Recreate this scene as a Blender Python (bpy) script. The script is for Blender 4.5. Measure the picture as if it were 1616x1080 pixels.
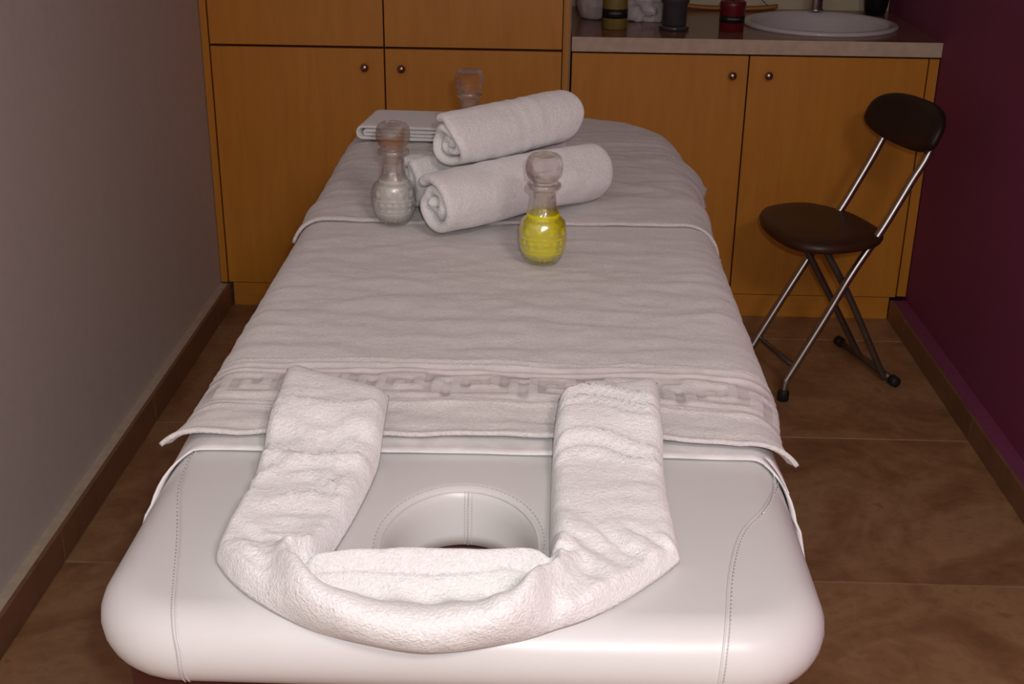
import bpy, bmesh, math, random
from math import sin, cos, pi, hypot, sqrt
from mathutils import Vector, Matrix, noise
random.seed(7)
S = bpy.context.scene
for o in list(bpy.data.objects):
    bpy.data.objects.remove(o)
C = S.collection

# ------------------------------------------------------------------ camera, light, exposure
cam = bpy.data.cameras.new('camera')
camo = bpy.data.objects.new('camera', cam); C.objects.link(camo)
cam.sensor_fit = 'HORIZONTAL'; cam.sensor_width = 36.0
cam.lens = 1967.47 / 1616 * 36.0
cam.clip_start = 0.02
right = Vector((0.99950466, 0.02893163, 0.01238538))
down = Vector((0.02265914, -0.38845518, -0.92118898))
fwd = Vector((-0.02184034, 0.92101332, -0.38891833))
camo.matrix_world = Matrix(((right.x, -down.x, -fwd.x, 0.0),
                            (right.y, -down.y, -fwd.y, 0.0),
                            (right.z, -down.z, -fwd.z, 1.5),
                            (0, 0, 0, 1)))
S.camera = camo
w = bpy.data.worlds.new('world'); S.world = w; w.use_nodes = True
w.node_tree.nodes['Background'].inputs[0].default_value = (0.05, 0.045, 0.04, 1)
w.node_tree.nodes['Background'].inputs[1].default_value = 0.3

def light(name, kind, loc, energy, color, size=None, target=None):
    l = bpy.data.lights.new(name, kind); l.energy = energy; l.color = color
    if kind == 'AREA': l.shape = 'DISK'; l.size = size
    else: l.shadow_soft_size = size
    o = bpy.data.objects.new(name, l); C.objects.link(o); o.location = loc
    if target is not None:
        o.rotation_euler = (Vector(target) - Vector(loc)).to_track_quat('-Z', 'Y').to_euler()
    return o
# the camera's own flash, beside and above the lens
light('camera_flash', 'POINT', (0.05, -0.03, 1.58), 35.5, (0.955, 0.985, 1.0), 0.018)
# the room's ceiling lamp, behind the photographer on the right
light('ceiling_lamp_light', 'AREA', (0.75, -0.55, 2.40), 28.0, (1.0, 0.88, 0.80), 0.5, (0.75, -0.55, 0))
S.view_settings.view_transform = 'Standard'
S.view_settings.look = 'None'
S.view_settings.exposure = 0.0
S.view_settings.gamma = 1.0
S.view_settings.use_curve_mapping = False

# ------------------------------------------------------------------ materials
def srgb(r, g, b):
    f = lambda c: c / 12.92 if c <= 0.04045 else ((c + 0.055) / 1.055) ** 2.4
    return (f(r / 255), f(g / 255), f(b / 255), 1)
class Mat:
    def __init__(s, name):
        s.m = bpy.data.materials.new(name); s.m.use_nodes = True
        s.t = s.m.node_tree; s.b = s.t.nodes['Principled BSDF']; s.out = s.t.nodes['Material Output']
        s.co = None; s.h = None
    def n(s, typ, **kw):
        x = s.t.nodes.new(typ)
        for k, v in kw.items(): setattr(x, k, v)
        return x
    def link(s, a, b): s.t.links.new(a, b)
    def coord(s, kind='Object', scale=(1, 1, 1), rand=False):
        tc = s.n('ShaderNodeTexCoord'); mp = s.n('ShaderNodeMapping')
        mp.inputs['Scale'].default_value = scale
        s.link(tc.outputs[kind], mp.inputs['Vector'])
        if rand:
            oi = s.n('ShaderNodeObjectInfo'); ml = s.n('ShaderNodeVectorMath', operation='SCALE')
            ml.inputs[0].default_value = (17.3, 9.1, 5.7); s.link(oi.outputs['Random'], ml.inputs['Scale'])
            s.link(ml.outputs[0], mp.inputs['Location'])
        return mp.outputs[0]
    def noise(s, vec, scale, detail=4, rough=0.55, dist=0.0):
        x = s.n('ShaderNodeTexNoise'); x.inputs['Scale'].default_value = scale
        x.inputs['Detail'].default_value = detail; x.inputs['Roughness'].default_value = rough
        x.inputs['Distortion'].default_value = dist
        s.link(vec, x.inputs['Vector']); return x.outputs['Fac']
    def ramp(s, fac, stops):
        r = s.n('ShaderNodeValToRGB'); e = r.color_ramp.elements
        while len(e) < len(stops): e.new(0.5)
        for i, (p, c) in enumerate(stops): e[i].position = p; e[i].color = c
        s.link(fac, r.inputs[0]); return r.outputs[0]
    def bump(s, fac, strength, distance):
        b = s.n('ShaderNodeBump'); b.inputs['Strength'].default_value = strength
        b.inputs['Distance'].default_value = distance; s.link(fac, b.inputs['Height'])
        if s.h is not None: s.link(s.h, b.inputs['Normal'])
        s.h = b.outputs[0]; s.link(s.h, s.b.inputs['Normal']); return s
    def set(s, color=None, rough=None, metal=None, **kw):
        if color is not None:
            if isinstance(color, tuple): s.b.inputs['Base Color'].default_value = color
            else: s.link(color, s.b.inputs['Base Color'])
        if rough is not None: s.b.inputs['Roughness'].default_value = rough
        if metal is not None: s.b.inputs['Metallic'].default_value = metal
        for k, v in kw.items(): s.b.inputs[k].default_value = v
        return s

def plain(name, col, rough=0.5, metal=0.0, bump=0.0, bscale=200, var=0.08, **kw):
    m = Mat(name); v = m.coord()
    c2 = tuple(min(1, x * (1 + var)) for x in col[:3]) + (1,); c1 = tuple(x * (1 - var) for x in col[:3]) + (1,)
    m.set(m.ramp(m.noise(v, 35, 3), [(0.35, c1), (0.65, c2)]), rough, metal, **kw)
    if bump: m.bump(m.noise(v, bscale, 3), bump, 0.002)
    return m.m

def terry(name, col, fine=0.9, sheen=0.7):
    m = Mat(name); v = m.coord()
    c1 = tuple(x * 0.93 for x in col[:3]) + (1,); c2 = tuple(min(1, x * 1.04) for x in col[:3]) + (1,)
    m.set(m.ramp(m.noise(v, 260, 3), [(0.3, c1), (0.7, c2)]), 1.0)
    m.set(**{'Sheen Weight': sheen, 'Sheen Roughness': 0.4, 'Specular IOR Level': 0.1})
    m.bump(m.noise(v, 80, 4), 0.4 * fine, 0.007)
    m.bump(m.noise(v, 300, 3, 0.7), 0.8 * fine, 0.0045)
    return m.m
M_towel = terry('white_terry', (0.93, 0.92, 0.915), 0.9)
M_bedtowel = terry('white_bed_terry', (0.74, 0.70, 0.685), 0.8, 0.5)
M_flat = plain('flat_woven_towel_border', (0.66, 0.615, 0.605), 0.95, bump=0.15, bscale=500)
M_sheet = plain('white_sheet_cotton', (0.80, 0.78, 0.775), 0.9, bump=0.15, bscale=500)
M_leather = plain('white_leatherette', (0.68, 0.675, 0.668), 0.34, bump=0.04, bscale=700, var=0.006)
M_stitch = plain('stitching_thread', (0.60, 0.57, 0.55), 0.8)
M_mahog = plain('mahogany', (0.055, 0.011, 0.008), 0.4)

def wood(name, a, b, rough, axis_scale):
    m = Mat(name); v = m.coord('Object', axis_scale, rand=True)
    f = m.noise(v, 6, 6, 0.6, 0.6)
    m.set(m.ramp(f, [(0.25, a), (0.75, b)]), rough)
    m.bump(f, 0.04, 0.002); return m.m
M_wood = wood('orange_maple_veneer', (0.58, 0.225, 0.022, 1), (0.66, 0.28, 0.030, 1), 0.38, (6, 6, 0.7))
M_woodh = wood('orange_maple_plinth', (0.58, 0.225, 0.022, 1), (0.66, 0.28, 0.030, 1), 0.38, (0.7, 6, 6))
M_edge = plain('grey_beige_edging', (0.33, 0.21, 0.10), 0.5)
M_gap = plain('dark_cabinet_carcass', (0.035, 0.016, 0.008), 0.8)
M_tray = wood('light_oiled_wood', (0.45, 0.17, 0.03, 1), (0.58, 0.26, 0.06, 1), 0.45, (2, 10, 10))

def stone(name, cols, scale):
    m = Mat(name); v = m.coord('Object', (1, 1, 1), rand=True)
    f = m.noise(v, scale, 8, 0.62, 1.2)
    g = m.noise(v, scale * 9, 5, 0.6, 0.4)
    mx = m.n('ShaderNodeMath', operation='MULTIPLY_ADD'); m.link(g, mx.inputs[0]); mx.inputs[1].default_value = 0.35; 
    m.link(f, mx.inputs[2])
    m.set(m.ramp(mx.outputs[0], cols), 0.42)
    m.bump(g, 0.08, 0.002); return m.m
M_tile = stone('brown_stone_tile', [(0.45, (0.21, 0.105, 0.048, 1)), (0.62, (0.32, 0.165, 0.078, 1)), (0.78, (0.42, 0.245, 0.125, 1)), (0.9, (0.27, 0.125, 0.062, 1))], 3.2)
M_skirt = stone('brown_skirting_tile', [(0.45, (0.16, 0.075, 0.042, 1)), (0.68, (0.24, 0.12, 0.065, 1)), (0.9, (0.20, 0.095, 0.055, 1))], 4)
M_grout = plain('pale_grout', (0.40, 0.29, 0.21), 0.95)
M_plaster = plain('mauve_grey_plaster', (0.60, 0.55, 0.52), 0.85, bump=0.12, bscale=160, var=0.02)
M_ledge = plain('cream_plaster', (0.55, 0.46, 0.36), 0.9, bump=0.2, bscale=120)
M_purple = plain('purple_paint', (0.235, 0.042, 0.118), 0.75, bump=0.18, bscale=140, var=0.03)
M_purple2 = plain('purple_ledge_paint', (0.24, 0.05, 0.13), 0.7, bump=0.1)
M_cream = plain('cream_wall_paint', (0.60, 0.53, 0.38), 0.6, var=0.015)
M_ceil = plain('ceiling_white', (0.75, 0.72, 0.68), 0.9)
M_top = plain('brown_laminate', (0.26, 0.115, 0.08), 0.22)
M_topedge = plain('beige_laminate_edge', (0.60, 0.46, 0.35), 0.5)
M_ceramic = plain('white_ceramic', (0.66, 0.62, 0.64), 0.12, var=0.01)
M_chrome = plain('brushed_chrome', (0.55, 0.53, 0.52), 0.28, 1.0)
M_steel = plain('satin_steel_tube', (0.50, 0.47, 0.44), 0.30, 1.0)
M_darksteel = plain('dull_grey_steel_tube', (0.20, 0.17, 0.15), 0.42, 0.8)
M_rubber = plain('black_rubber', (0.012, 0.010, 0.010), 0.6)
M_vinyl = wood('dark_brown_vinyl', (0.045, 0.018, 0.009, 1), (0.065, 0.027, 0.013, 1), 0.42, (5, 1, 1))
M_vinylb = plain('black_brown_vinyl', (0.022, 0.010, 0.007), 0.5)
M_greenwax = plain('olive_candle', (0.23, 0.17, 0.035), 0.5)
M_greenlow = plain('pale_olive_candle', (0.20, 0.17, 0.06), 0.5)
M_blackband = plain('black_label_band', (0.012, 0.011, 0.010), 0.5)
M_greyprint = plain('grey_label_print', (0.22, 0.20, 0.17), 0.6)
M_redwax = plain('deep_red_candle', (0.14, 0.006, 0.012), 0.4)
M_plastic = plain('white_plastic_bag', (0.66, 0.58, 0.60), 0.35)
M_cloth2 = plain('white_cotton_roll', (0.62, 0.55, 0.54), 0.9, bump=0.3)
M_blackgl = plain('black_glazed_vase', (0.008, 0.008, 0.009), 0.25)
M_stick = plain('dark_incense', (0.05, 0.03, 0.02), 0.8)
M_smoke = plain('smoked_glass', (0.060, 0.060, 0.066), 0.10)
M_knob = plain('knob_bronze_chrome', (0.42, 0.33, 0.27), 0.22, 1.0)

def thin_glass(name, tint):
    """bottle wall: clear, with the surface reflections of glass"""
    m = Mat(name)
    t = m.n('ShaderNodeBsdfTransparent'); t.inputs['Color'].default_value = tint
    g = m.n('ShaderNodeBsdfGlossy'); g.inputs['Roughness'].default_value = 0.05; g.inputs['Color'].default_value = (1, 1, 1, 1)
    lw = m.n('ShaderNodeLayerWeight'); lw.inputs['Blend'].default_value = 0.5
    p4 = m.n('ShaderNodeMath', operation='POWER'); m.link(lw.outputs['Facing'], p4.inputs[0]); p4.inputs[1].default_value = 3.5
    fr = m.n('ShaderNodeMath', operation='MULTIPLY_ADD'); m.link(p4.outputs[0], fr.inputs[0]); fr.inputs[1].default_value = 0.40; fr.inputs[2].default_value = 0.14
    v = m.coord(); b = m.n('ShaderNodeBump'); b.inputs['Strength'].default_value = 0.35; b.inputs['Distance'].default_value = 0.003
    m.link(m.noise(v, 170, 2), b.inputs['Height']); m.link(b.outputs[0], g.inputs['Normal'])
    x = m.n('ShaderNodeMixShader'); m.link(fr.outputs[0], x.inputs[0])
    m.link(t.outputs[0], x.inputs[1]); m.link(g.outputs[0], x.inputs[2])
    gg = m.n('ShaderNodeBsdfGlass'); gg.inputs['Color'].default_value = tint; gg.inputs['IOR'].default_value = 1.42; gg.inputs['Roughness'].default_value = 0.0
    y = m.n('ShaderNodeMixShader'); y.inputs[0].default_value = 0.26
    m.link(x.outputs[0], y.inputs[1]); m.link(gg.outputs[0], y.inputs[2]); m.link(y.outputs[0], m.out.inputs['Surface'])
    return m.m
def solid_glass(name, tint, clear):
    m = Mat(name)
    g = m.n('ShaderNodeBsdfGlass'); g.inputs['Color'].default_value = tint; g.inputs['IOR'].default_value = 1.45
    g.inputs['Roughness'].default_value = 0.03
    t = m.n('ShaderNodeBsdfTransparent'); t.inputs['Color'].default_value = tint
    v = m.coord(); b = m.n('ShaderNodeBump'); b.inputs['Strength'].default_value = 0.25; b.inputs['Distance'].default_value = 0.003
    m.link(m.noise(v, 150, 2), b.inputs['Height']); m.link(b.outputs[0], g.inputs['Normal'])
    x = m.n('ShaderNodeMixShader'); x.inputs[0].default_value = clear
    m.link(g.outputs[0], x.inputs[1]); m.link(t.outputs[0], x.inputs[2]); m.link(x.outputs[0], m.out.inputs['Surface'])
    return m.m
def liquid(name, col, body, ior=1.38):
    """oil: partly clear, partly scattering"""
    m = Mat(name); v = m.coord(); nzv = m.noise(v, 140, 3)
    b = m.n('ShaderNodeBump'); b.inputs['Strength'].default_value = 0.5; b.inputs['Distance'].default_value = 0.004
    m.link(nzv, b.inputs['Height'])
    g = m.n('ShaderNodeBsdfGlass'); g.inputs['Color'].default_value = col; g.inputs['IOR'].default_value = ior; g.inputs['Roughness'].default_value = 0.05
    d = m.n('ShaderNodeBsdfDiffuse'); d.inputs['Color'].default_value = col
    tl = m.n('ShaderNodeBsdfTranslucent'); tl.inputs['Color'].default_value = col
    m.link(b.outputs[0], g.inputs['Normal']); m.link(b.outputs[0], d.inputs['Normal'])
    a = m.n('ShaderNodeMixShader'); a.inputs[0].default_value = 0.1
    m.link(d.outputs[0], a.inputs[1]); m.link(tl.outputs[0], a.inputs[2])
    x = m.n('ShaderNodeMixShader'); x.inputs[0].default_value = body
    m.link(g.outputs[0], x.inputs[1]); m.link(a.outputs[0], x.inputs[2])
    gl = m.n('ShaderNodeBsdfGlossy'); gl.inputs['Roughness'].default_value = 0.12; m.link(b.outputs[0], gl.inputs['Normal'])
    y = m.n('ShaderNodeMixShader'); y.inputs[0].default_value = 0.05
    m.link(x.outputs[0], y.inputs[1]); m.link(gl.outputs[0], y.inputs[2]); m.link(y.outputs[0], m.out.inputs['Surface'])
    return m.m
M_glass = thin_glass('clear_glass', (0.985, 0.985, 0.98, 1))
M_stopper = solid_glass('stopper_glass', (0.98, 0.97, 0.96, 1), 0.42)
M_yellow = liquid('yellow_oil', (0.98, 0.92, 0.002, 1), 0.92)
M_clearoil = liquid('clear_oil', (0.98, 0.985, 0.94, 1), 0.70, 1.33)
M_amber = liquid('amber_oil', (0.55, 0.30, 0.12, 1), 0.35)

# ------------------------------------------------------------------ mesh helpers
def smooth(a, b, x):
    t = max(0, min(1, (x - a) / (b - a))); return t * t * (3 - 2 * t)
class MB:
    def __init__(s): s.v = []; s.f = []
    def add(s, vs, fs):
        k = len(s.v); s.v += [tuple(x) for x in vs]; s.f += [tuple(i + k for i in f) for f in fs]; return s
    def box(s, x0, x1, y0, y1, z0, z1):
        return s.add([(x0, y0, z0), (x1, y0, z0), (x1, y1, z0), (x0, y1, z0), (x0, y0, z1), (x1, y0, z1), (x1, y1, z1), (x0, y1, z1)],
                     [(0, 3, 2, 1), (4, 5, 6, 7), (0, 1, 5, 4), (1, 2, 6, 5), (2, 3, 7, 6), (3, 0, 4, 7)])
    def rings(s, rs, closed=True, cap0=True, cap1=True):
        n = len(rs[0]); vs = [p for r in rs for p in r]; fs = []
        for i in range(len(rs) - 1):
            for j in range(n if closed else n - 1):
                a = i * n + j; b = i * n + (j + 1) % n
                fs.append((a, b, b + n, a + n))
        if cap0: fs.append(tuple(range(n))[::-1])
        if cap1: fs.append(tuple((len(rs) - 1) * n + j for j in range(n)))
        return s.add(vs, fs)
    def lathe(s, prof, n=32, c=(0, 0, 0), sx=1, sy=1, mod=None, cap0=True, cap1=True):
        rs = []
        for r, z in prof:
            rs.append([(c[0] + sx * (r + (mod(2 * pi * j / n, z) if mod else 0)) * cos(2 * pi * j / n),
                        c[1] + sy * (r + (mod(2 * pi * j / n, z) if mod else 0)) * sin(2 * pi * j / n), c[2] + z) for j in range(n)])
        return s.rings(rs, True, cap0, cap1)
    def tube(s, pts, r, n=10, cap=True):
        P = [Vector(p) for p in pts]; rs = []; up = None
        for i, p in enumerate(P):
            t = (P[min(i + 1, len(P) - 1)] - P[max(i - 1, 0)]).normalized()
            if up is None:
                up = Vector((0, 0, 1)) if abs(t.z) < 0.9 else Vector((1, 0, 0))
            a = (up - t * up.dot(t)).normalized(); up = a; b = t.cross(a)
            rr = r(i / (len(P) - 1)) if callable(r) else r
            rs.append([p + a * rr * cos(2 * pi * j / n) + b * rr * sin(2 * pi * j / n) for j in range(n)])
        return s.rings(rs, True, cap, cap)
    def grid(s, fn, nu, nv):
        vs = [fn(i / nu, j / nv) for j in range(nv + 1) for i in range(nu + 1)]
        return s.add(vs, [(j * (nu + 1) + i, j * (nu + 1) + i + 1, (j + 1) * (nu + 1) + i + 1, (j + 1) * (nu + 1) + i)
                          for j in range(nv) for i in range(nu)])
def catmull(P, n):
    P = [Vector(p) for p in P]; out = []; m = len(P) - 1
    for k in range(n + 1):
        u = k / n * m; i = min(int(u), m - 1); t = u - i
        p0 = P[i - 1] if i > 0 else P[0] * 2 - P[1]; p1 = P[i]; p2 = P[i + 1]
        p3 = P[i + 2] if i + 2 <= m else P[m] * 2 - P[m - 1]
        out.append(0.5 * ((2 * p1) + (p2 - p0) * t + (2 * p0 - 5 * p1 + 4 * p2 - p3) * t * t + (3 * p1 - p0 - 3 * p2 + p3) * t ** 3))
    return out

def root(name, loc, label, cat, group=None):
    o = bpy.data.objects.new(name, None); C.objects.link(o); o.location = loc; o.empty_display_size = 0.05
    o['label'] = label; o['category'] = cat
    if group: o['group'] = group
    return o
def build(name, mb, mat, parent=None, smooth=True, bevel=0, origin=None, label=None, solid=None, sub=0, weld=False):
    """vertices are given in room coordinates; the mesh is stored relative to its thing's base"""
    o3 = Vector((0, 0, 0))
    if parent is not None:
        q = parent
        while q is not None:
            o3 = o3 + q.location; q = q.parent
    if origin is not None: o3 = Vector(origin)
    me = bpy.data.meshes.new(name)
    me.from_pydata([tuple(Vector(v) - o3) for v in mb.v], [], mb.f); me.validate(); me.update()
    bm = bmesh.new(); bm.from_mesh(me)
    if weld: bmesh.ops.remove_doubles(bm, verts=bm.verts, dist=1e-5)
    bmesh.ops.recalc_face_normals(bm, faces=bm.faces); bm.to_mesh(me); bm.free()
    if smooth: me.polygons.foreach_set('use_smooth', [True] * len(me.polygons))
    me.materials.append(mat)
    o = bpy.data.objects.new(name, me); C.objects.link(o)
    if parent is not None: o.parent = parent
    elif origin is not None: o.location = origin
    if solid: 
        m = o.modifiers.new('thickness', 'SOLIDIFY'); m.thickness = solid; m.offset = -1
    if bevel:
        m = o.modifiers.new('bevel', 'BEVEL'); m.width = bevel; m.segments = 2; m.limit_method = 'ANGLE'; m.angle_limit = 0.8
    if sub:
        m = o.modifiers.new('sub', 'SUBSURF'); m.levels = sub; m.render_levels = sub
    if label: o['label'] = label
    return o
def tag(o, label, cat, group=None):
    o['label'] = label; o['category'] = cat
    if group: o['group'] = group
    return o
def struct(name, mb, mat, **kw):
    o = build(name, mb, mat, smooth=False, **kw); o['kind'] = 'structure'; return o

# ------------------------------------------------------------------ room shell
XL, XR, YB, YF, ZC = -1.048, 1.186, 4.475, -1.7, 2.55
SL, SR, SH = -1.014, 1.133, 0.078       # skirting faces and height
YC = 3.814                              # cabinet front plane
TY, TT = 2.274, 0.676                   # floor joints

fl = struct('floor', MB().box(XL, XR, YF, YB, -0.06, -0.002), M_grout)
xs = [XL, -0.35, 0.45, XR]
J = 0.0022
tile_mesh = {}
ys = [TY + TT * k for k in range(-6, 4)]
ys = [max(YF, ys[0] - TT)] + ys + [YB]
for j in range(len(ys) - 1):
    for i in range(3):
        w_, h_ = xs[i + 1] - xs[i] - 2 * J, ys[j + 1] - ys[j] - 2 * J
        if h_ < 0.02: continue
        key = (round(w_, 3), round(h_, 3))
        cx_, cy_ = (xs[i] + xs[i + 1]) / 2, (ys[j] + ys[j + 1]) / 2
        if key not in tile_mesh:
            t = build('tile', MB().box(cx_ - w_ / 2, cx_ + w_ / 2, cy_ - h_ / 2, cy_ + h_ / 2, -0.01, 0), M_tile, fl, smooth=False, bevel=0.0012)
            # store the mesh about its own centre so that alike tiles can share it
            t.data.transform(Matrix.Translation((-cx_, -cy_, 0))); t.location = (cx_, cy_, 0); tile_mesh[key] = t
        else:
            t = tile_mesh[key].copy(); C.objects.link(t); t.parent = fl; t.location = (cx_, cy_, 0)

struct('wall_left', MB().box(XL - 0.1, XL, YF, YB, -0.06, ZC), M_plaster)
struct('wall_right', MB().box(XR, XR + 0.1, YF, YB, -0.06, ZC), M_purple)
struct('wall_back', MB().box(XL - 0.1, XR + 0.1, YB, YB + 0.1, -0.06, ZC), M_cream)
struct('wall_front', MB().box(XL - 0.1, XR + 0.1, YF - 0.1, YF, -0.06, ZC), M_plaster)
struct('ceiling', MB().box(XL - 0.1, XR + 0.1, YF - 0.1, YB + 0.1, ZC, ZC + 0.1), M_ceil)

def skirting(name, x0, x1, face, mat_l, h_):
    b = struct(name, MB().box(x0, x1, YF, YC - 0.002, 0.0, h_ - 0.002), mat_l)
    proto = {}
    for j in range(len(ys) - 1):
        y0, y1 = ys[j] + J, min(ys[j + 1], YC - 0.004) - J
        if y1 - y0 < 0.02: continue
        a, c = (x1, face) if face > x1 else (face, x0)
        k = round(y1 - y0, 3); cy_ = (y0 + y1) / 2
        if k not in proto:
            t = build('tile', MB().box(a, c, y0, y1, 0.002, h_), M_skirt, b, smooth=False, bevel=0.001)
            t.data.transform(Matrix.Translation((0, -cy_, 0))); t.location = (0, cy_, 0); proto[k] = t
        else:
            t = proto[k].copy(); C.objects.link(t); t.parent = b; t.location = (0, cy_, 0)
skirting('baseboard_left', XL, SL - 0.010, SL, M_ledge, SH)
skirting('baseboard_right', SR + 0.010, XR, SR, M_purple2, 0.069)

# ceiling lamp (behind the photographer)
cl = root('ceiling_lamp', (0.75, -0.55, ZC), 'round ceiling lamp behind the photographer on the right', 'lamp')
build('base', MB().lathe([(0.30, -0.03), (0.31, -0.015), (0.31, 0)], 40, (0.75, -0.55, ZC)), M_chrome, cl)
build('rim', MB().lathe([(0.27, -0.05), (0.30, -0.05), (0.30, -0.03), (0.27, -0.03)], 40, (0.75, -0.55, ZC), cap0=False, cap1=False), M_chrome, cl)

# ------------------------------------------------------------------ cabinets
def knob(x, z, parent):
    mb = MB(); rs = []
    for r, d in [(0.005, 0.0), (0.005, 0.010), (0.0105, 0.014), (0.013, 0.020), (0.0115, 0.026), (0.006, 0.0295), (0.0005, 0.030)]:
        rs.append([(x + r * cos(2 * pi * j / 20), YC - d, z + r * sin(2 * pi * j / 20)) for j in range(20)])
    mb.rings(rs); return build('knob', mb, M_knob, parent)
def door(x0, x1, z0, z1, parent, kx=None, kz=None, name='door', mat=None):
    d = build(name, MB().box(x0, x1, YC, YC + 0.019, z0, z1), mat or M_wood, parent, smooth=False, bevel=0.0012)
    if kx is not None: knob(kx, kz, d)
    return d
YBK = YB - 0.003
XA, XB, XC_, XD = -1.0225, -0.490, 0.0505, 0.0775
tc = root('tall_cabinet', ((XL + XC_) / 2, (YC + YB) / 2, 0), 'tall orange maple cupboard with two rows of doors against the back wall', 'cabinet')
g = 0.0022
MB_ = MB().box(XL + 0.04, XC_ - 0.004, YC + 0.022, YBK, 0.082, 2.30)
build('carcass', MB_, M_gap, tc, smooth=False)
build('filler_strip', MB().box(XL + 0.002, XA - g, YC, YC + 0.05, 0.080, 2.30), M_wood, tc, smooth=False, bevel=0.001)
door(XA + g, XB - g, 0.081, 0.844, tc, -0.549, 0.790)
door(XB + g, XC_ - g, 0.081, 0.844, tc, -0.437, 0.788)
door(XA + g, XB - g, 0.851, 1.62, tc)
door(XB + g, XC_ - g, 0.851, 1.62, tc)
door(XA + g, XB - g, 1.626, 2.30, tc)
door(XB + g, XC_ - g, 1.626, 2.30, tc)
sp = build('side_panel', MB().box(XC_, XD - 0.003, YC + 0.001, YBK, 0.0, 2.30), M_wood, tc, smooth=False, bevel=0.001)
build('edge_band', MB().box(XC_ + 0.003, XC_ + 0.0055, YC - 0.0005, YC + 0.004, 0.0, 2.30), M_edge, sp, smooth=False)
build('edge_band', MB().box(XD - 0.009, XD - 0.0032, YC - 0.0005, YC + 0.004, 0.0, 2.30), M_edge, sp, smooth=False)
build('plinth', MB().box(SL + 0.006, XC_ - 0.002, YC + 0.003, YC + 0.02, 0.0, 0.078), M_woodh, tc, smooth=False, bevel=0.001)

XM, XE = 0.614, 1.152
bc = root('base_cabinet', ((XD + XR) / 2, (YC + YB) / 2, 0), 'low orange maple cupboard with two doors under the sink worktop', 'cabinet')
build('carcass', MB().box(XD + 0.002, XE + 0.02, YC + 0.022, YBK, 0.075, 0.70), M_gap, bc, smooth=False)
build('top_rail', MB().box(XD + 0.002, XE + 0.02, YC + 0.021, YC + 0.04, 0.70, 0.846), M_gap, bc, smooth=False)
door(XD + g, XM - g, 0.077, 0.842, bc, 0.565, 0.785)
door(XM + g, XE - g, 0.077, 0.842, bc, 0.674, 0.787)
build('filler_strip', MB().box(XE + g, XR - 0.003, YC, YC + 0.05, 0.080, 0.842), M_wood, bc, smooth=False, bevel=0.001)
build('plinth', MB().box(XD + 0.001, SR - 0.001, YC + 0.003, YC + 0.02, 0.0, 0.074), M_woodh, bc, smooth=False, bevel=0.001)

# worktop with an oval cut-out for the basin
SCX, SCY, SRX, SRY = 0.880, 4.125, 0.2134, 0.2113
ZT = 0.891
def outline(n):
    pts = []
    x0, x1, y0, y1 = XD, XR - 0.001, YC - 0.003, YB - 0.001
    for k in range(n):
        a = 2 * pi * k / n; c_, s_ = cos(a), sin(a)
        tx = ((x1 - SCX) if c_ > 0 else (SCX - x0)) / abs(c_) if abs(c_) > 1e-6 else 9
        ty = ((y1 - SCY) if s_ > 0 else (SCY - y0)) / abs(s_) if abs(s_) > 1e-6 else 9
        t = min(tx, ty); pts.append([SCX + t * c_, SCY + t * s_])
    for cx_, cy_ in ((x0, y0), (x0, y1), (x1, y0), (x1, y1)):
        k = min(range(n), key=lambda i: hypot(pts[i][0] - cx_, pts[i][1] - cy_)); pts[k] = [cx_, cy_]
    return pts
N = 120
op = outline(N); hp = [(SCX + SRX * cos(2 * pi * k / N), SCY + SRY * sin(2 * pi * k / N)) for k in range(N)]
mb = MB(); mb.rings([[(x, y, ZT - 0.042) for x, y in hp], [(x, y, ZT) for x, y in hp], [(x, y, ZT) for x, y in op], [(x, y, ZT - 0.042) for x, y in op], [(x, y, ZT - 0.042) for x, y in hp]], True, False, False)
wt = root('worktop', ((XD + XR) / 2, YC, ZT), 'brown laminate worktop with beige front edge over the low cupboard', 'worktop')
build('slab', mb, M_top, wt, smooth=False)
build('front_edge', MB().box(XD, XR - 0.001, YC - 0.006, YC - 0.0025, ZT - 0.043, ZT + 0.0003), M_topedge, wt, smooth=False, bevel=0.0008, label='beige front edge')
# basin
bs = root('wash_basin', (SCX, SCY, ZT), 'white oval ceramic basin set into the brown worktop', 'sink')
pr = [(0.237, 0.0), (0.239, 0.006), (0.234, 0.012), (0.222, 0.013), (0.211, 0.009), (0.203, -0.008), (0.190, -0.05), (0.160, -0.10), (0.11, -0.125), (0.05, -0.135), (0.028, -0.136), (0.028, -0.142), (0.06, -0.142), (0.12, -0.132), (0.17, -0.105), (0.198, -0.05), (0.2045, -0.008), (0.204, 0.0)]
build('bowl', MB().lathe(pr + [pr[0]], 64, (SCX, SCY, ZT), 1.03, 1.02, cap0=False, cap1=False), M_ceramic, bs, weld=True)
build('drain', MB().lathe([(0.001, -0.133), (0.024, -0.133), (0.0275, -0.134), (0.0275, -0.141), (0.001, -0.141)], 24, (SCX, SCY, ZT)), M_chrome, bs)
fx, fy = 0.908, 4.345
fc = root('tap', (fx, fy, ZT + 0.012), 'chrome basin tap behind the oval basin', 'tap')
build('body', MB().lathe([(0.026, 0.0), (0.026, 0.008), (0.0215, 0.011), (0.0215, 0.13), (0.02, 0.136), (0.001, 0.138)], 28, (fx, fy, ZT + 0.0135)), M_chrome, fc)
build('spout', MB().tube(catmull([(fx, fy - 0.015, ZT + 0.105), (fx, fy - 0.06, ZT + 0.125), (fx, fy - 0.105, ZT + 0.12), (fx, fy - 0.12, ZT + 0.10)], 14), 0.0125, 14), M_chrome, fc)
build('lever', MB().tube([(fx, fy, ZT + 0.150), (fx, fy, ZT + 0.165), (fx, fy - 0.03, ZT + 0.178), (fx, fy - 0.09, ZT + 0.195)], lambda t: 0.014 - 0.008 * t, 12), M_chrome, fc)

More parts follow.
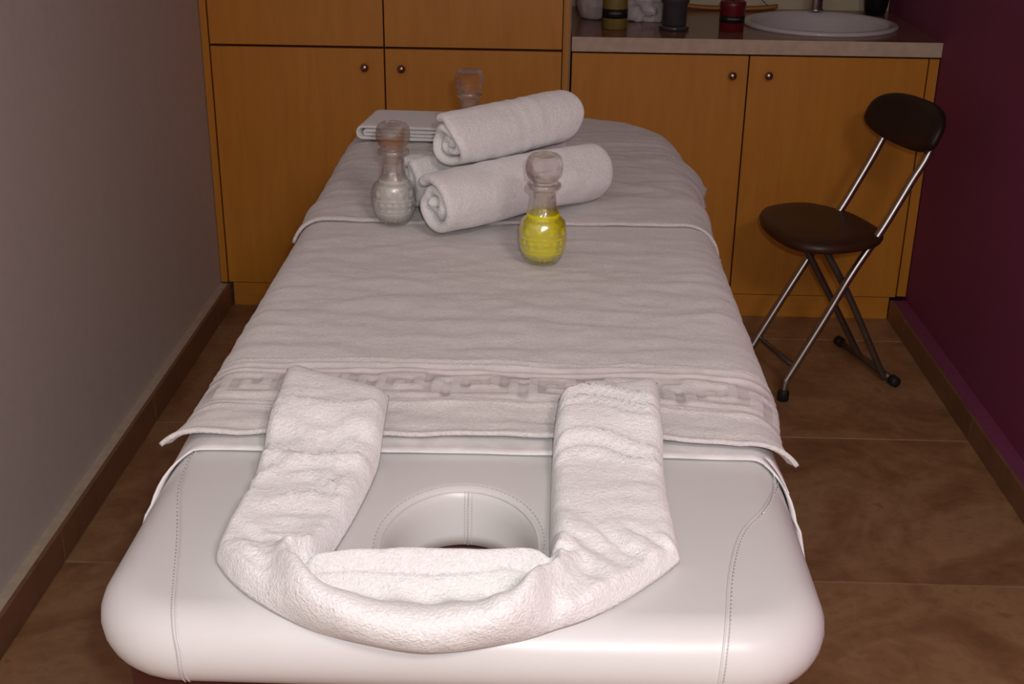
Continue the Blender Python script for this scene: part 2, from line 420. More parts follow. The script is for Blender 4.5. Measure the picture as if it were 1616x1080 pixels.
# ------------------------------------------------------------------ things on the worktop
ZW = ZT + 0.0006
def cyl_band(name, c, r, z0, z1, mat, parent, n=40, t=0.0006, **kw):
    return build(name, MB().lathe([(r, z0), (r + t, z0), (r + t, z1), (r, z1), (r, z0)], n, c, cap0=False, cap1=False), mat, parent, **kw)
def label_print(c, r, z, parent, n=9, h=0.004, spread=0.7, seed=1):
    rnd = random.Random(seed); mb = MB(); a = -pi / 2 - spread / 2
    for k in range(n):
        da = spread / n * 0.62; hh = h * rnd.uniform(0.6, 1.0)
        p = [(c[0] + (r) * cos(a + q * da), c[1] + r * sin(a + q * da)) for q in (0, 0.5, 1)]
        mb.rings([[(x, y, c[2] + z) for x, y in p], [(x, y, c[2] + z + hh) for x, y in p]], False, False, False)
        a += spread / n
    return build('print', mb, M_greyprint, parent, smooth=False, solid=0.0004)
c = (0.213, 3.985, ZW)
t = root('pillar_candle', c, 'olive green pillar candle with a black band on the worktop', 'candle')
build('wax', MB().lathe([(0.037, 0), (0.0385, 0.002), (0.0385, 0.158), (0.036, 0.162), (0.012, 0.159), (0.001, 0.158)], 40, c), M_greenwax, t)
bd = cyl_band('band', c, 0.0386, 0.034, 0.062, M_blackband, t, label='black paper band')
label_print(c, 0.0394, 0.049, bd, 10, 0.0035, 1.0, 3)
build('wick', MB().tube([(c[0], c[1], c[2] + 0.157), (c[0] + 0.001, c[1], c[2] + 0.172)], 0.001, 6), M_stick, t)

c = (0.398, 3.985, ZW)
t = root('candle_jar', c, 'dark smoked glass candle holder on a round foot, on the worktop', 'candle holder')
build('foot', MB().lathe([(0.044, 0), (0.0475, 0.003), (0.0485, 0.008), (0.046, 0.012), (0.039, 0.014), (0.001, 0.014)], 44, c), M_smoke, t)
build('jar', MB().lathe([(0.036, 0.0145), (0.039, 0.018), (0.0395, 0.078), (0.044, 0.084), (0.046, 0.095), (0.046, 0.118), (0.043, 0.124), (0.040, 0.122), (0.036, 0.08), (0.034, 0.03), (0.001, 0.028)], 44, c,
      mod=lambda a, z: 0.0006 * sin(7 * a + 60 * z) * sin(90 * z)), M_smoke, t)
build('wax', MB().lathe([(0.0335, 0.030), (0.0335, 0.066), (0.001, 0.068)], 32, c), M_blackband, t)

c = (0.577, 3.985, ZW)
t = root('pillar_candle', c, 'short deep red pillar candle with a black band beside the basin', 'candle')
build('wax', MB().lathe([(0.037, 0), (0.0385, 0.002), (0.0385, 0.070), (0.040, 0.074), (0.040, 0.086), (0.037, 0.090), (0.030, 0.089), (0.026, 0.086), (0.001, 0.085)], 40, c), M_redwax, t)
bd = cyl_band('band', c, 0.0386, 0.026, 0.047, M_blackband, t, label='black paper band')
label_print(c, 0.0394, 0.037, bd, 9, 0.0035, 1.0, 5)
build('wick', MB().tube([(c[0], c[1], c[2] + 0.084), (c[0], c[1], c[2] + 0.097)], 0.001, 6), M_stick, t)

# incense holder with its stick
c = (0.63, 4.43, ZW)
t = root('incense_holder', c, 'long narrow wooden incense holder behind the red candle', 'incense holder')
rs = []
for k in range(31):
    u = k / 30 * 2 - 1; hw = 0.004 + 0.018 * sqrt(max(0, 1 - u * u)); lift = 0.010 * abs(u) ** 3
    x = c[0] + 0.165 * u
    rs.append([(x, c[1] - hw, c[2] + 0.004 + lift), (x, c[1] - hw * 0.5, c[2] + lift * 0.9), (x, c[1] + hw * 0.5, c[2] + lift * 0.9), (x, c[1] + hw, c[2] + 0.004 + lift),
               (x, c[1] + hw, c[2] + 0.012 + lift), (x, c[1] + hw * 0.5, c[2] + 0.009 + lift), (x, c[1] - hw * 0.5, c[2] + 0.009 + lift), (x, c[1] - hw, c[2] + 0.012 + lift)])
build('boat', MB().rings(rs), M_tray, t)
build('incense_stick', MB().tube([(c[0] + 0.135, c[1], c[2] + 0.012), (c[0] + 0.02, c[1] + 0.02, c[2] + 0.12)], 0.0012, 6), M_stick, t)

# tumbler
c = (1.118, 4.385, ZW)
t = root('vase', c, 'tapered black vase in the corner behind the basin', 'vase')
build('body', MB().lathe([(0.030, 0), (0.034, 0.004), (0.040, 0.03), (0.045, 0.075), (0.052, 0.14), (0.053, 0.155), (0.050, 0.155), (0.046, 0.12), (0.038, 0.05), (0.03, 0.02), (0.001, 0.018)], 36, c), M_blackgl, t)
build('rim', MB().lathe([(0.0500, 0.155), (0.0535, 0.155), (0.0535, 0.160), (0.0500, 0.160), (0.0500, 0.155)], 36, c, cap0=False, cap1=False), M_blackgl, t)

# rolled cloth and plastic bag behind the candles
def lump(c, rx, ry, rz, seed, amp, n=40, m=20, p=2.4):
    mb = MB(); rs = []
    for i in range(m + 1):
        ph = -pi / 2 + pi * i / m; rr = []
        for j in range(n):
            a = 2 * pi * j / n
            d = Vector((cos(ph) * cos(a), cos(ph) * sin(a), sin(ph)))
            q = 1 + amp * noise.noise(d * 3.1 + Vector((seed, 0, 0))) + amp * 0.7 * abs(noise.noise(d * 7.3 + Vector((0, seed, 0))))
            z = d.z * rz * q
            rr.append((c[0] + d.x * rx * q, c[1] + d.y * ry * q, max(c[2], c[2] + rz * 0.8 + z)))
        rs.append(rr)
    return mb.rings(rs)
c = (0.160, 4.20, ZW)
tag(build('cotton_roll', lump(c, 0.066, 0.075, 0.075, 4.4, 0.10), M_cloth2, origin=c), 'soft white bundle at the left end of the worktop', 'towel')
c = (0.328, 4.16, ZW)
tag(build('plastic_bag', lump(c, 0.080, 0.055, 0.075, 1.7, 0.34, 64, 36), M_plastic, origin=c), 'crumpled white plastic bag between the olive candle and the dark jar', 'bag')

# ------------------------------------------------------------------ massage table
X0, X1, Y0, Y1, Z0, R = -0.436, 0.292, 0.958, 3.05, 0.80, 0.042
RN, RF = 0.10, 0.20
CX, CY = (X0 + X1) / 2, (Y0 + Y1) / 2
def drape(sx, sy, off=0.0):
    """a point of a cloth laid flat at (sx, sy), wrapped over the rounded edge of the table pad"""
    hx, hy = (X1 - X0) / 2 - R, (Y1 - Y0) / 2 - R
    Ri = (RF if sy > CY else RN) - R
    ax, ay = sx - CX, sy - CY
    qx, qy = abs(ax) - hx + Ri, abs(ay) - hy + Ri
    mx, my = max(qx, 0), max(qy, 0); L = hypot(mx, my)
    d = L + min(max(qx, qy), 0) - Ri
    if d <= 0: return Vector((sx, sy, Z0 + off)), Vector((0, 0, 1)), 0.0
    if L > 0: n = Vector((math.copysign(mx, ax), math.copysign(my, ay), 0)) / L
    elif qx > qy: n = Vector((math.copysign(1, ax), 0, 0))
    else: n = Vector((0, math.copysign(1, ay), 0))
    b = Vector((sx, sy, 0)) - n * d; Rr = R + off
    if d < R * pi / 2:
        t = d / R; N_ = n * sin(t) + Vector((0, 0, cos(t)))
        return b + Vector((0, 0, Z0 - R)) + N_ * Rr, N_, 0.0
    e = d - R * pi / 2
    return b + n * Rr + Vector((0, 0, Z0 - R - e)), n, e

mt = root('massage_table', (CX, CY, 0), 'white leatherette massage table with a round face hole in the foreground', 'massage table')
HX, HY, HR1, HR2 = -0.079, 1.120, 0.081, 0.108
NA = 144
def outer_ring(inset, z):
    """rounded-rectangle ring of the pad, sampled by direction from the face hole"""
    pts = []
    x0, x1, y0, y1 = X0 + inset, X1 - inset, Y0 + inset, Y1 - inset
    for k in range(NA):
        a = 2 * pi * (k + 0.5) / NA; c_, s_ = cos(a), sin(a)
        # march to the outline by bisection on the signed distance
        lo, hi = 0.0, 3.0
        for _ in range(40):
            m = (lo + hi) / 2; x, y = HX + m * c_, HY + m * s_
            cy_ = (y0 + y1) / 2; r_ = max((RF if y > cy_ else RN) - inset, 0.01)
            qx, qy = abs(x - (x0 + x1) / 2) - (x1 - x0) / 2 + r_, abs(y - cy_) - (y1 - y0) / 2 + r_
            d = hypot(max(qx, 0), max(qy, 0)) + min(max(qx, qy), 0) - r_
            if d < 0: lo = m
            else: hi = m
        pts.append((HX + lo * c_, HY + lo * s_, z))
    return pts
def hole_ring(f, z):
    return [(HX + HR1 * f * cos(2 * pi * (k + 0.5) / NA), HY + HR2 * f * sin(2 * pi * (k + 0.5) / NA), z) for k in range(NA)]
ZB = Z0 - 0.084
ZH = Z0 - 0.068
rings = [hole_ring(0.93, ZH), hole_ring(0.95, Z0 - 0.055), hole_ring(0.98, Z0 - 0.028), hole_ring(1.0, Z0 - 0.014), hole_ring(1.04, Z0 - 0.005), hole_ring(1.09, Z0 - 0.0015), hole_ring(1.16, Z0)]
o_top = outer_ring(R, Z0); hr = hole_ring(1.16, Z0)
for f in (0.12, 0.3, 0.55, 0.8, 0.93):
    rings.append([(a[0] + (b[0] - a[0]) * f, a[1] + (b[1] - a[1]) * f, Z0) for a, b in zip(hr, o_top)])
for k in range(13):
    t = pi * k / 12
    rings.append(outer_ring(R * (1 - sin(t)), Z0 - R + R * cos(t)))
rings.append(hole_ring(0.93, ZH))
build('pad', MB().rings(rings, True, False, False), M_leather, mt, weld=True)
# stitched seams running lengthwise and around the face hole
def pad_pt(sx, sy, off):
    p, n, e = drape(sx, sy, off)
    if e > 0:
        t = pi / 2 + e / R; p = p - n * (R + off); p.z = Z0 - R
        p = p + n * (R + off) * sin(t) + Vector((0, 0, (R + off) * cos(t)))
    return p
def on_pad(pts, off=0.0006):
    return [pad_pt(p[0], p[1], off) for p in catmull([(a, b, 0) for a, b in pts], 60)]
def seam(name, pts, r=0.0009, off=0.0004):
    return build(name, MB().tube(on_pad(pts, off), r, 6), M_leather, mt)
def dashes(path, r, n, mat, parent, name='stitching'):
    mb = MB(); m = len(path) - 1
    for k in range(n):
        a = path[int(m * k / n)]; b = path[min(m, int(m * (k + 0.6) / n) + 1)]
        mb.tube([a, (Vector(a) + Vector(b)) / 2, b], r, 5)
    o = build(name, mb, mat, parent); o['kind'] = 'stuff'; return o
ls = [(-0.408, 1.36), (-0.399, 1.2292), (-0.3693, 1.1084), (-0.3479, 1.0168), (-0.3355, 0.9639), (-0.3305, 0.942), (-0.329, 0.900)]
rsm = [(0.308, 1.40), (0.298, 1.3373), (0.2566, 1.2145), (0.2195, 1.1499), (0.1977, 1.0762), (0.183, 0.9911), (0.1765, 0.944), (0.175, 0.900)]
s1 = seam('seam', ls, 0.0011); s2 = seam('seam', rsm, 0.0011)
def dense(pts, n): return [pad_pt(p[0], p[1], 0.0009) for p in catmull([(a, b, 0) for a, b in pts], n)]
dashes(dense([(a - 0.004, b) for a, b in ls], 360), 0.0006, 90, M_stitch, s1)
dashes(dense([(a + 0.004, b) for a, b in rsm], 360), 0.0006, 90, M_stitch, s2)
def ell(f, z, n=400): return [Vector((HX + HR1 * f * cos(2 * pi * k / n), HY + HR2 * f * sin(2 * pi * k / n), z)) for k in range(n + 1)]
hs = build('seam', MB().tube(ell(1.035, Z0 - 0.0055, 120), 0.0010, 6, False), M_leather, mt)
dashes(ell(1.10, Z0 - 0.0008), 0.0005, 100, M_stitch, hs)
vs = [Vector((HX + 0.003, HY + HR2 * f - 0.0008, z)) for f, z in ((1.05, Z0 - 0.0045), (1.0, Z0 - 0.014), (0.98, Z0 - 0.028), (0.965, Z0 - 0.042), (0.95, Z0 - 0.055), (0.93, ZH))]
vsm = build('seam', MB().tube(vs, 0.0008, 6), M_stitch, mt)
dashes([p + Vector((-0.004, 0, 0)) for p in catmull(vs, 120)], 0.0004, 20, M_stitch, vsm)
dashes([p + Vector((0.004, 0, 0)) for p in catmull(vs, 120)], 0.0004, 20, M_stitch, vsm)
# frame and legs
mb = MB()
mb.box(X0 + 0.035, X1 - 0.035, Y0 + 0.05, Y0 + 0.08, ZB - 0.075, ZB - 0.001); 
mb.box(X0 + 0.035, X1 - 0.035, Y1 - 0.16, Y1 - 0.13, ZB - 0.075, ZB - 0.001)
mb.box(X0 + 0.035, X0 + 0.06, Y0 + 0.08, Y1 - 0.16, ZB - 0.075, ZB - 0.001)
mb.box(X1 - 0.06, X1 - 0.035, Y0 + 0.08, Y1 - 0.16, ZB - 0.075, ZB - 0.001)
mb.box(X0 + 0.06, X1 - 0.06, Y0 + 0.285, Y1 - 0.16, ZB - 0.013, ZB - 0.001)
build('frame', mb, M_mahog, mt, smooth=False, bevel=0.003)
for lx in (X0 + 0.065, X1 - 0.065):
    for ly in (Y0 + 0.12, Y1 - 0.20):
        q = 0.0275
        rs = [[(lx - q * f, ly - q * f, z), (lx + q * f, ly - q * f, z), (lx + q * f, ly + q * f, z), (lx - q * f, ly + q * f, z)] for z, f in ((0.0, 0.72), (0.03, 0.76), (0.55, 1.0), (ZB - 0.0765, 1.0))]
        build('leg', MB().rings(rs), M_mahog, mt, smooth=False, bevel=0.003)
for ly in (Y0 + 0.12, Y1 - 0.20):
    build('stretcher', MB().box(X0 + 0.094, X1 - 0.094, ly - 0.012, ly + 0.012, 0.20, 0.245), M_mahog, mt, smooth=False, bevel=0.003)

# ------------------------------------------------------------------ cloths on the table
def nz(x, y, s, k): return noise.noise(Vector((x * s, y * s, k)))
def hang(sx, sy, off, wob=0.010, seed=0.0):
    p, n, e = drape(sx, sy, off)
    if e > 0:
        a = min(1, e / 0.08)
        p = p + n * (0.004 + wob * (0.8 + noise.noise(Vector((p.x * 9 + seed, p.y * 9, seed)))) * a * 0.7)
    return p, n
# fitted sheet
fs_y0, fs_y1 = 1.305, Y1 + 0.09
def sheet(u, v):
    sx = X0 - 0.080 + (X1 - X0 + 0.17) * u
    over = max(0, abs(sx - CX) - (X1 - X0) / 2 + 0.03)
    sag = 0.02 * max(0, (0.5 - u)) + 1.3 * over
    sy = fs_y0 - sag * 1.0 + (fs_y1 - fs_y0 + sag) * v
    p, n = hang(sx, sy, 0.0045, 0.010, 3.0)
    hem = math.exp(-((sy - (fs_y0 - sag)) / 0.006) ** 2)
    return p + n * (0.0025 * hem + 0.0012 * nz(sx, sy, 14, 2.0))
fsb = build('fitted_sheet', MB().grid(sheet, 130, 120), M_sheet, origin=(CX, CY, Z0), solid=0.0025)
tag(fsb, 'smooth white fitted sheet whose hem shows in front of the patterned bed towel', 'sheet')

def ribbon(pts, w0, w1, off):
    c_ = catmull([(a, b, 0) for a, b in pts], 24); L_r, R_r = [], []
    for k, p in enumerate(c_):
        t = (c_[min(k + 1, 24)] - c_[max(k - 1, 0)]).normalized(); sd_ = Vector((-t.y, t.x, 0)); h_ = (w0 + (w1 - w0) * k / 24) / 2
        L_r.append(drape(*(p + sd_ * h_).xy, off)[0]); R_r.append(drape(*(p - sd_ * h_).xy, off)[0])
    return MB().rings([L_r, R_r], False, False, False)
build('ribbon_tie', ribbon([(0.272, 1.315), (0.2805, 1.285), (0.2850, 1.250)], 0.013, 0.001, 0.010), M_sheet, fsb, solid=0.001)
build('thread', MB().tube([drape(p.x, p.y, 0.004)[0] for p in catmull([(0.268, 1.312, 0), (0.2764, 1.2927, 0), (0.270, 1.2482, 0), (0.2602, 1.2125, 0), (0.248, 1.1849, 0)], 40)], 0.0007, 6), M_sheet, fsb)

# patterned bed towel with a meander border
meander = ["11111110", "10000010", "10111010", "10101010", "10001011", "11111000"]
def key_at(x, yy):
    j = int(math.floor((yy - 1.436) / 0.0115)); i = int(math.floor((x + 2) / (0.0115 * 1.08)))
    return 1 if 0 <= j < 6 and meander[j][i % 8] == '1' else 0
def border(x, y):
    """height of the woven border: rails and a meander key band"""
    h = 0.0
    for yc_, wd, hh in ((1.412, 0.006, 0.0046), (1.424, 0.003, 0.0028), (1.515, 0.004, 0.0042), (1.533, 0.005, 0.0046), (1.552, 0.004, 0.0030)):
        h += hh * math.exp(-((y - yc_ - 0.003 * noise.noise(Vector((x * 7, 0, yc_)))) / wd) ** 2)
    yy = y - 0.003 * noise.noise(Vector((x * 5, 3, 0)))
    if 1.430 < yy < 1.510:
        cell = 0.0115; x += 0.002 * noise.noise(Vector((x * 12, yy * 12, 4))); acc = 0
        for dx in (-0.0026, -0.0009, 0.0009, 0.0026):
            for dy in (-0.0022, 0.0, 0.0022):
                j = int(math.floor((yy + dy - 1.436) / cell)); i = int(math.floor((x + dx + 2) / (cell * 1.08)))
                if 0 <= j < 6 and meander[j][i % 8] == '1': acc += 1
        h += 0.0030 * acc / 12
    return h
bt_y0, bt_y1 = 1.335, 2.19
vsamp = [bt_y0 + k * 0.0045 for k in range(14)]
while vsamp[-1] < 1.40: vsamp.append(vsamp[-1] + 0.006)
while vsamp[-1] < 1.56: vsamp.append(vsamp[-1] + 0.0022)
while vsamp[-1] < bt_y1: vsamp.append(vsamp[-1] + 0.008)
nv_ = len(vsamp) - 1; nu_ = 320
def bed_towel(u, v):
    y = vsamp[min(nv_, int(round(v * nv_)))]
    sx = X0 + 0.004 + (X1 - X0 + 0.002) * u
    bow = 0.018 * (2 * u - 1) ** 2 + 0.005 * noise.noise(Vector((u * 6, 1, 0)))
    fade = max(0, 1 - (y - bt_y0) / 0.5)
    sy = y - bow * fade
    h = border(sx, y)
    ed = 0.25 + 0.75 * smooth(0, 0.07, u) * (1 - smooth(0.93, 1, u))
    h *= ed
    h += ed * 0.0045 * noise.noise(Vector((sx * 5, y * 26, 0.3))) * (1 if y < 1.9 else 0.5) + ed * 0.0030 * noise.noise(Vector((sx * 22, y * 55, 1.7)))
    h += ed * 0.0060 * max(0, noise.noise(Vector((sx * 2.2, y * 40, 5.0)))) * (1 if 1.55 < y < 1.75 else 0.3)
    h += 0.0045 * math.exp(-((y - bt_y0) / 0.010) ** 2) - 0.002 * math.exp(-((y - bt_y0 - 0.020) / 0.006) ** 2)
    h = max(-0.0035, h) * (1 - smooth(2.07, 2.15, y))
    p, n = hang(sx, sy, 0.0145, 0.008, 7.0)
    p = p + Vector((0.014 * smooth(0.78, 1, u) * smooth(1.37, 1.5, y), 0, 0))
    p = p + n * h
    k = math.exp(-((y - bt_y0) / 0.05) ** 2)
    if u < 0.10: p = p + Vector((-0.010, -0.004, 0.008)) * k * (1 - u / 0.10)
    if u > 0.92: p = p + Vector((0.006, -0.004, 0.012)) * k * ((u - 0.92) / 0.08) ** 1.0
    return p
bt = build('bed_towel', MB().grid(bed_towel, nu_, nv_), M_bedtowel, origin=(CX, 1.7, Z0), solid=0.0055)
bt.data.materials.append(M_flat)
for k, pl in enumerate(bt.data.polygons):
    i_, j_ = k % nu_, k // nu_
    y_ = (vsamp[j_] + vsamp[j_ + 1]) / 2; x_ = X0 + 0.004 + (X1 - X0 + 0.002) * (i_ + 0.5) / nu_
    yy = y_ - 0.003 * noise.noise(Vector((x_ * 5, 3, 0)))
    if 1.430 < yy < 1.511:
        if key_at(x_ + 0.002 * noise.noise(Vector((x_ * 12, yy * 12, 4))), yy) == 0: pl.material_index = 1
    elif 1.511 < yy < 1.519 or 1.524 < yy < 1.530 or 1.417 < yy < 1.421: pl.material_index = 1
tag(bt, 'large white terry towel with a meander border spread over the head half of the table', 'towel', 'bed towels')
def bed_towel2(u, v):
    y0, y1 = 2.165, Y1 + 0.12
    sx = X0 - 0.012 + (X1 - X0 + 0.040) * u; sy = y0 + (y1 - y0) * v + 0.012 * (u - 0.5) * (1 - v)
    h = 0.0050 * noise.noise(Vector((sx * 4, sy * 18, 9.3))) + 0.0028 * noise.noise(Vector((sx * 20, sy * 45, 4.7)))
    h += 0.0014 * math.exp(-((sy - y0) / 0.006) ** 2)
    for yc_ in (2.70, 2.735, 2.77, 2.80): h += 0.0018 * math.exp(-((sy - yc_ - 0.004 * nz(sx, 0, 9, yc_)) / 0.007) ** 2)
    h += 0.006 * math.exp(-((sy - 2.45 + 0.5 * (sx - 0.10)) / 0.02) ** 2) * max(0, min(1, (sx - 0.05) * 6)) * 0.6
    h = max(-0.004, h)
    p, n = hang(sx, sy, 0.0215, 0.012, 11.0)
    p = p + Vector((0.012 * smooth(0.78, 1, u) * (1 - smooth(2.5, 2.8, sy)), 0, 0))
    p = p + n * h
    if u > 0.93: p = p + Vector((0.034, 0.0, 0.0)) * ((u - 0.93) / 0.07) * max(0, 1 - abs(sy - 2.66) / 0.20)
    return p
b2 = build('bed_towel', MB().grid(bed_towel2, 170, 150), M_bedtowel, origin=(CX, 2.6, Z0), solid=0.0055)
tag(b2, 'plain white terry towel over the foot half of the table, under the rolled towels', 'towel', 'bed towels')
ZF = Z0 + 0.0205          # top of the near towel
ZS = Z0 + 0.0255          # top of the far towel

# U-shaped face towel
OUT = [(-0.3279, 1.4776), (-0.3212, 1.337), (-0.3171, 1.2053), (-0.3233, 1.0869), (-0.3101, 1.0464), (-0.268, 0.9993), (-0.2201, 0.973), (-0.1654, 0.9595), (-0.0941, 0.953), (-0.0295, 0.9606), (0.0173, 0.9735), (0.0713, 0.9994), (0.1393, 1.0738), (0.1472, 1.1038), (0.1456, 1.2218), (0.1492, 1.3452), (0.1537, 1.4614)]
INN = [(-0.1861, 1.4039), (-0.1821, 1.2843), (-0.1906, 1.1772), (-0.2054, 1.0822), (-0.2126, 1.0454), (-0.2129, 1.0362), (-0.2013, 1.0413), (-0.1587, 1.0502), (-0.0962, 1.0533), (-0.0397, 1.0538), (-0.0022, 1.0601), (0.0117, 1.0562), (0.0154, 1.0727), (0.0154, 1.1115), (0.0167, 1.2046), (0.019, 1.295), (0.0262, 1.4063)]
NSU, NTU = 260, 46
oc = catmull([(a, b, 0) for a, b in OUT], NSU); ic = catmull([(a, b, 0) for a, b in INN], NSU)
def utow(i, j):
    s = i / NSU * 16; t = j / NTU                       # t: 0 at the inner edge, 1 at the outer edge
    a, b = ic[i], oc[i]
    q = a + (b - a) * t
    edge_w = 0.13
    e = min(1, min(t, 1 - t) / edge_w); prof = sqrt(max(0, 1 - (1 - e) ** 2))
    endp = min(1, min(i, NSU - i) / 6.0); endp = sqrt(max(0, 1 - (1 - endp) ** 2))
    bot = smooth(3.4, 5.6, s) * (1 - smooth(10.2, 12.6, s))     # the folded-over section at the front
    th = 0.026
    L = hypot((b - a).x, (b - a).y)
    h = th
    # transverse wrinkles of the two arms
    x, y = q.x, q.y
    arm = (1 - bot) * smooth(0, 22, min(i, NSU - i))
    rdg = lambda a_, b_, k_: max(0, 1 - 3.2 * abs(noise.noise(Vector((x * a_, y * b_ + 0.8 * noise.noise(Vector((x * 14, y * 6, k_))), k_))))) ** 3
    h += arm * (1 if s < 8 else 0.5) * (0.0042 * noise.noise(Vector((x * 8, y * 36, 1.0))) + 0.0030 * noise.noise(Vector((x * 22, y * 80, 2.0))) + (0.0075 * rdg(5, 26, 3.0) + 0.0045 * rdg(9, 44, 6.0)) * smooth(1.10, 1.18, y) * (1 if s < 8 else 0.45))
    if s > 12:
        for yc_, hh in ((1.380, 0.0110), (1.350, 0.0095), (1.330, 0.004), (1.282, 0.0100), (1.256, 0.0095)):
            yy = yc_ + 0.012 * sin((x - 0.02) * 42)
            h += hh * math.exp(-((y - yy) / 0.006) ** 2)
    else:
        for yc_, hh in ((1.455, 0.0030), (1.335, 0.0055), (1.295, 0.005), (1.235, 0.0065)):
            yy = yc_ + 0.006 * sin((x + 0.2) * 38)
            h += hh * math.exp(-((y - yy) / 0.007) ** 2)
    # front: inner band, crease, hollow and rolled outer rim
    mid = smooth(2.9, 6.9, s) * (1 - smooth(9.1, 11.9, s))
    tc_ = 0.06 + 0.78 * mid
    rim = 0.034 * (0.40 + 0.60 * mid) * math.exp(-((t - tc_) / (0.20 if t > tc_ else 0.13)) ** 2) * (smooth(2.2, 4.0, s) * (1 - smooth(11.8, 13.6, s)))
    inner = 0.012 * math.exp(-((t - 0.12) / 0.12) ** 2) * bot * mid
    crease = -0.0035 * math.exp(-((t - 0.31 - 0.05 * noise.noise(Vector((x * 14, 0, 0)))) / 0.018) ** 2) * bot * mid
    hollow = -0.017 * math.exp(-((t - 0.52 * mid - 0.03) / 0.17) ** 2) * bot * mid
    folds = bot * (0.008 * noise.noise(Vector((x * 24, y * 9, 4.0))) + 0.003 * noise.noise(Vector((x * 50 + y * 30, y * 40, 6.0)))) * (0.4 + smooth(0.3, 0.6, t))
    turn = (smooth(2.4, 3.6, s) * (1 - smooth(4.6, 6.0, s)) + smooth(10.4, 11.6, s) * (1 - smooth(12.6, 13.8, s)))
    folds += turn * (0.0085 * noise.noise(Vector(((x + y) * 34, (x - y) * 8, 3.0))) + 0.003 * noise.noise(Vector(((x + y) * 70, (x - y) * 16, 8.0))))
    pinch = -0.016 * (math.exp(-((s - 4.75) / 0.22) ** 2) + math.exp(-((s - 11.35) / 0.22) ** 2)) * (1 - smooth(0.15, 0.32, t))
    h += pinch + rim + inner + crease + hollow + folds
    h = max(0.006, h * prof * (0.25 + 0.75 * endp))
    base = 0.0250 if y > 1.325 else 0.0015 + 0.0235 * smooth(1.26, 1.325, y)
    p, n, _ = drape(q.x, q.y, base)
    # over the hole the cloth spans straight
    return p + n * h, p + n * 0.0003
top = []; botm = []
for i in range(NSU + 1):
    for j in range(NTU + 1):
        a, b = utow(i, j); top.append(a); botm.append(b)
mb = MB(); W = NTU + 1; K = len(top)
fcs = []
for i in range(NSU):
    for j in range(NTU):
        q = (i * W + j, i * W + j + 1, (i + 1) * W + j + 1, (i + 1) * W + j)
        fcs.append(q); fcs.append(tuple(K + x for x in q[::-1]))
for i in range(NSU):
    for j in (0, NTU):
        q = (i * W + j, (i + 1) * W + j, K + (i + 1) * W + j, K + i * W + j); fcs.append(q if j == 0 else q[::-1])
for j in range(NTU):
    for i in (0, NSU):
        q = (i * W + j, i * W + j + 1, K + i * W + j + 1, K + i * W + j); fcs.append(q)
mb.add(top + botm, fcs)
ut = build('face_towel', mb, M_towel, origin=(HX, HY, Z0))
tag(ut, 'white terry towel folded into a U around the face hole, in the foreground', 'towel')

# rolled towels
def roll(name, a, b, r, seed, label, turns=2.4, flat=0.94, ph=2.4):
    a, b = Vector(a), Vector(b); ax = (b - a); L = ax.length; ax.normalize()
    upv = Vector((0, 0, 1)); sd = ax.cross(upv).normalized(); up = sd.cross(ax).normalized()
    NT, NL = 150, 56; ri = 0.011; th = (r - ri) / turns
    mb = MB(); secs = []
    ends = [0.0, 0.004, 0.010]
    ls_ = ends + [0.010 + (L - 0.020) * k / (NL - 6) for k in range(1, NL - 6)] + [L - 0.010, L - 0.004, L]
    for k, l_ in enumerate(ls_):
        sec_o, sec_i = [], []
        shrink = 1.0
        dd = min(l_, L - l_)
        if dd < 0.010: shrink = sqrt(max(0.0, 1 - ((0.010 - dd) / 0.010) ** 2)) * 0.75 + 0.25
        tl = 0.90 if dd > 0.03 else 0.90 * (0.9 + 0.1 * dd / 0.03)
        for i in range(NT + 1):
            t = i / NT; an = ph - 2 * pi * turns * (1 - t)
            rr = ri + (r - ri) * t
            w_ = 0.0050 * noise.noise(Vector((cos(an) * 1.4, sin(an) * 1.4, l_ * 5 + seed))) + 0.0022 * noise.noise(Vector((an * 1.3, l_ * 24, seed))) + 0.0035 * noise.noise(Vector((an * 0.9, seed * 2.0, 1.0))) * max(0, 1 - dd / 0.07)
            if t > 0.70: w_ += 0.0016 * max(0, math.cos((l_ / L - 0.55) * 60)) * math.exp(-((l_ / L - 0.6) / 0.16) ** 2)
            stag = 0.016 * noise.noise(Vector((an * 0.55, seed, 2.0))) + 0.010 * (1 - t)
            lo = l_ + stag * (1 if l_ < L / 2 else -1) * max(0, 1 - dd / 0.06)
            for sec, h in ((sec_o, 1), (sec_i, -1)):
                q = rr + w_ + h * th * tl * 0.5 * shrink - th * 0.5
                x_, z_ = q * cos(an), q * sin(an) * flat
                z_ = max(z_, -r * flat * 0.965)
                sec.append(a + ax * lo + sd * x_ + up * z_)
        secs.append(sec_o + sec_i[::-1])
    mb.rings(secs)
    # end caps as strips between the two sides of the spiral
    n = NT + 1; mb.f = [f for f in mb.f if len(f) == 4]
    for base in (0, (len(secs) - 1) * 2 * n):
        for i in range(NT):
            mb.f.append((base + i, base + i + 1, base + 2 * n - 2 - i, base + 2 * n - 1 - i))
    o = build(name, mb, M_towel, origin=(a + b) / 2)
    return tag(o, label, 'towel', 'rolled white towels')
d = Vector((0.757, 0.653, 0)); pz = Vector((-0.653, 0.757, 0))
r0 = 0.064; zc_ = ZS + r0 * 0.94
A = Vector((-0.182, 2.07, zc_ - 0.0075)) - d * 0.012
roll('rolled_towel', A, A + d * 0.385, r0, 1.0, 'front rolled white towel, lying between the two near glass bottles')
B = A + pz * 0.165 + d * 0.050
roll('rolled_towel', B, B + d * 0.36, r0, 5.0, 'rear rolled white towel, mostly hidden under the top roll', ph=1.0)
U = Vector((-0.162, 2.172, zc_ + 0.078)) - d * 0.02
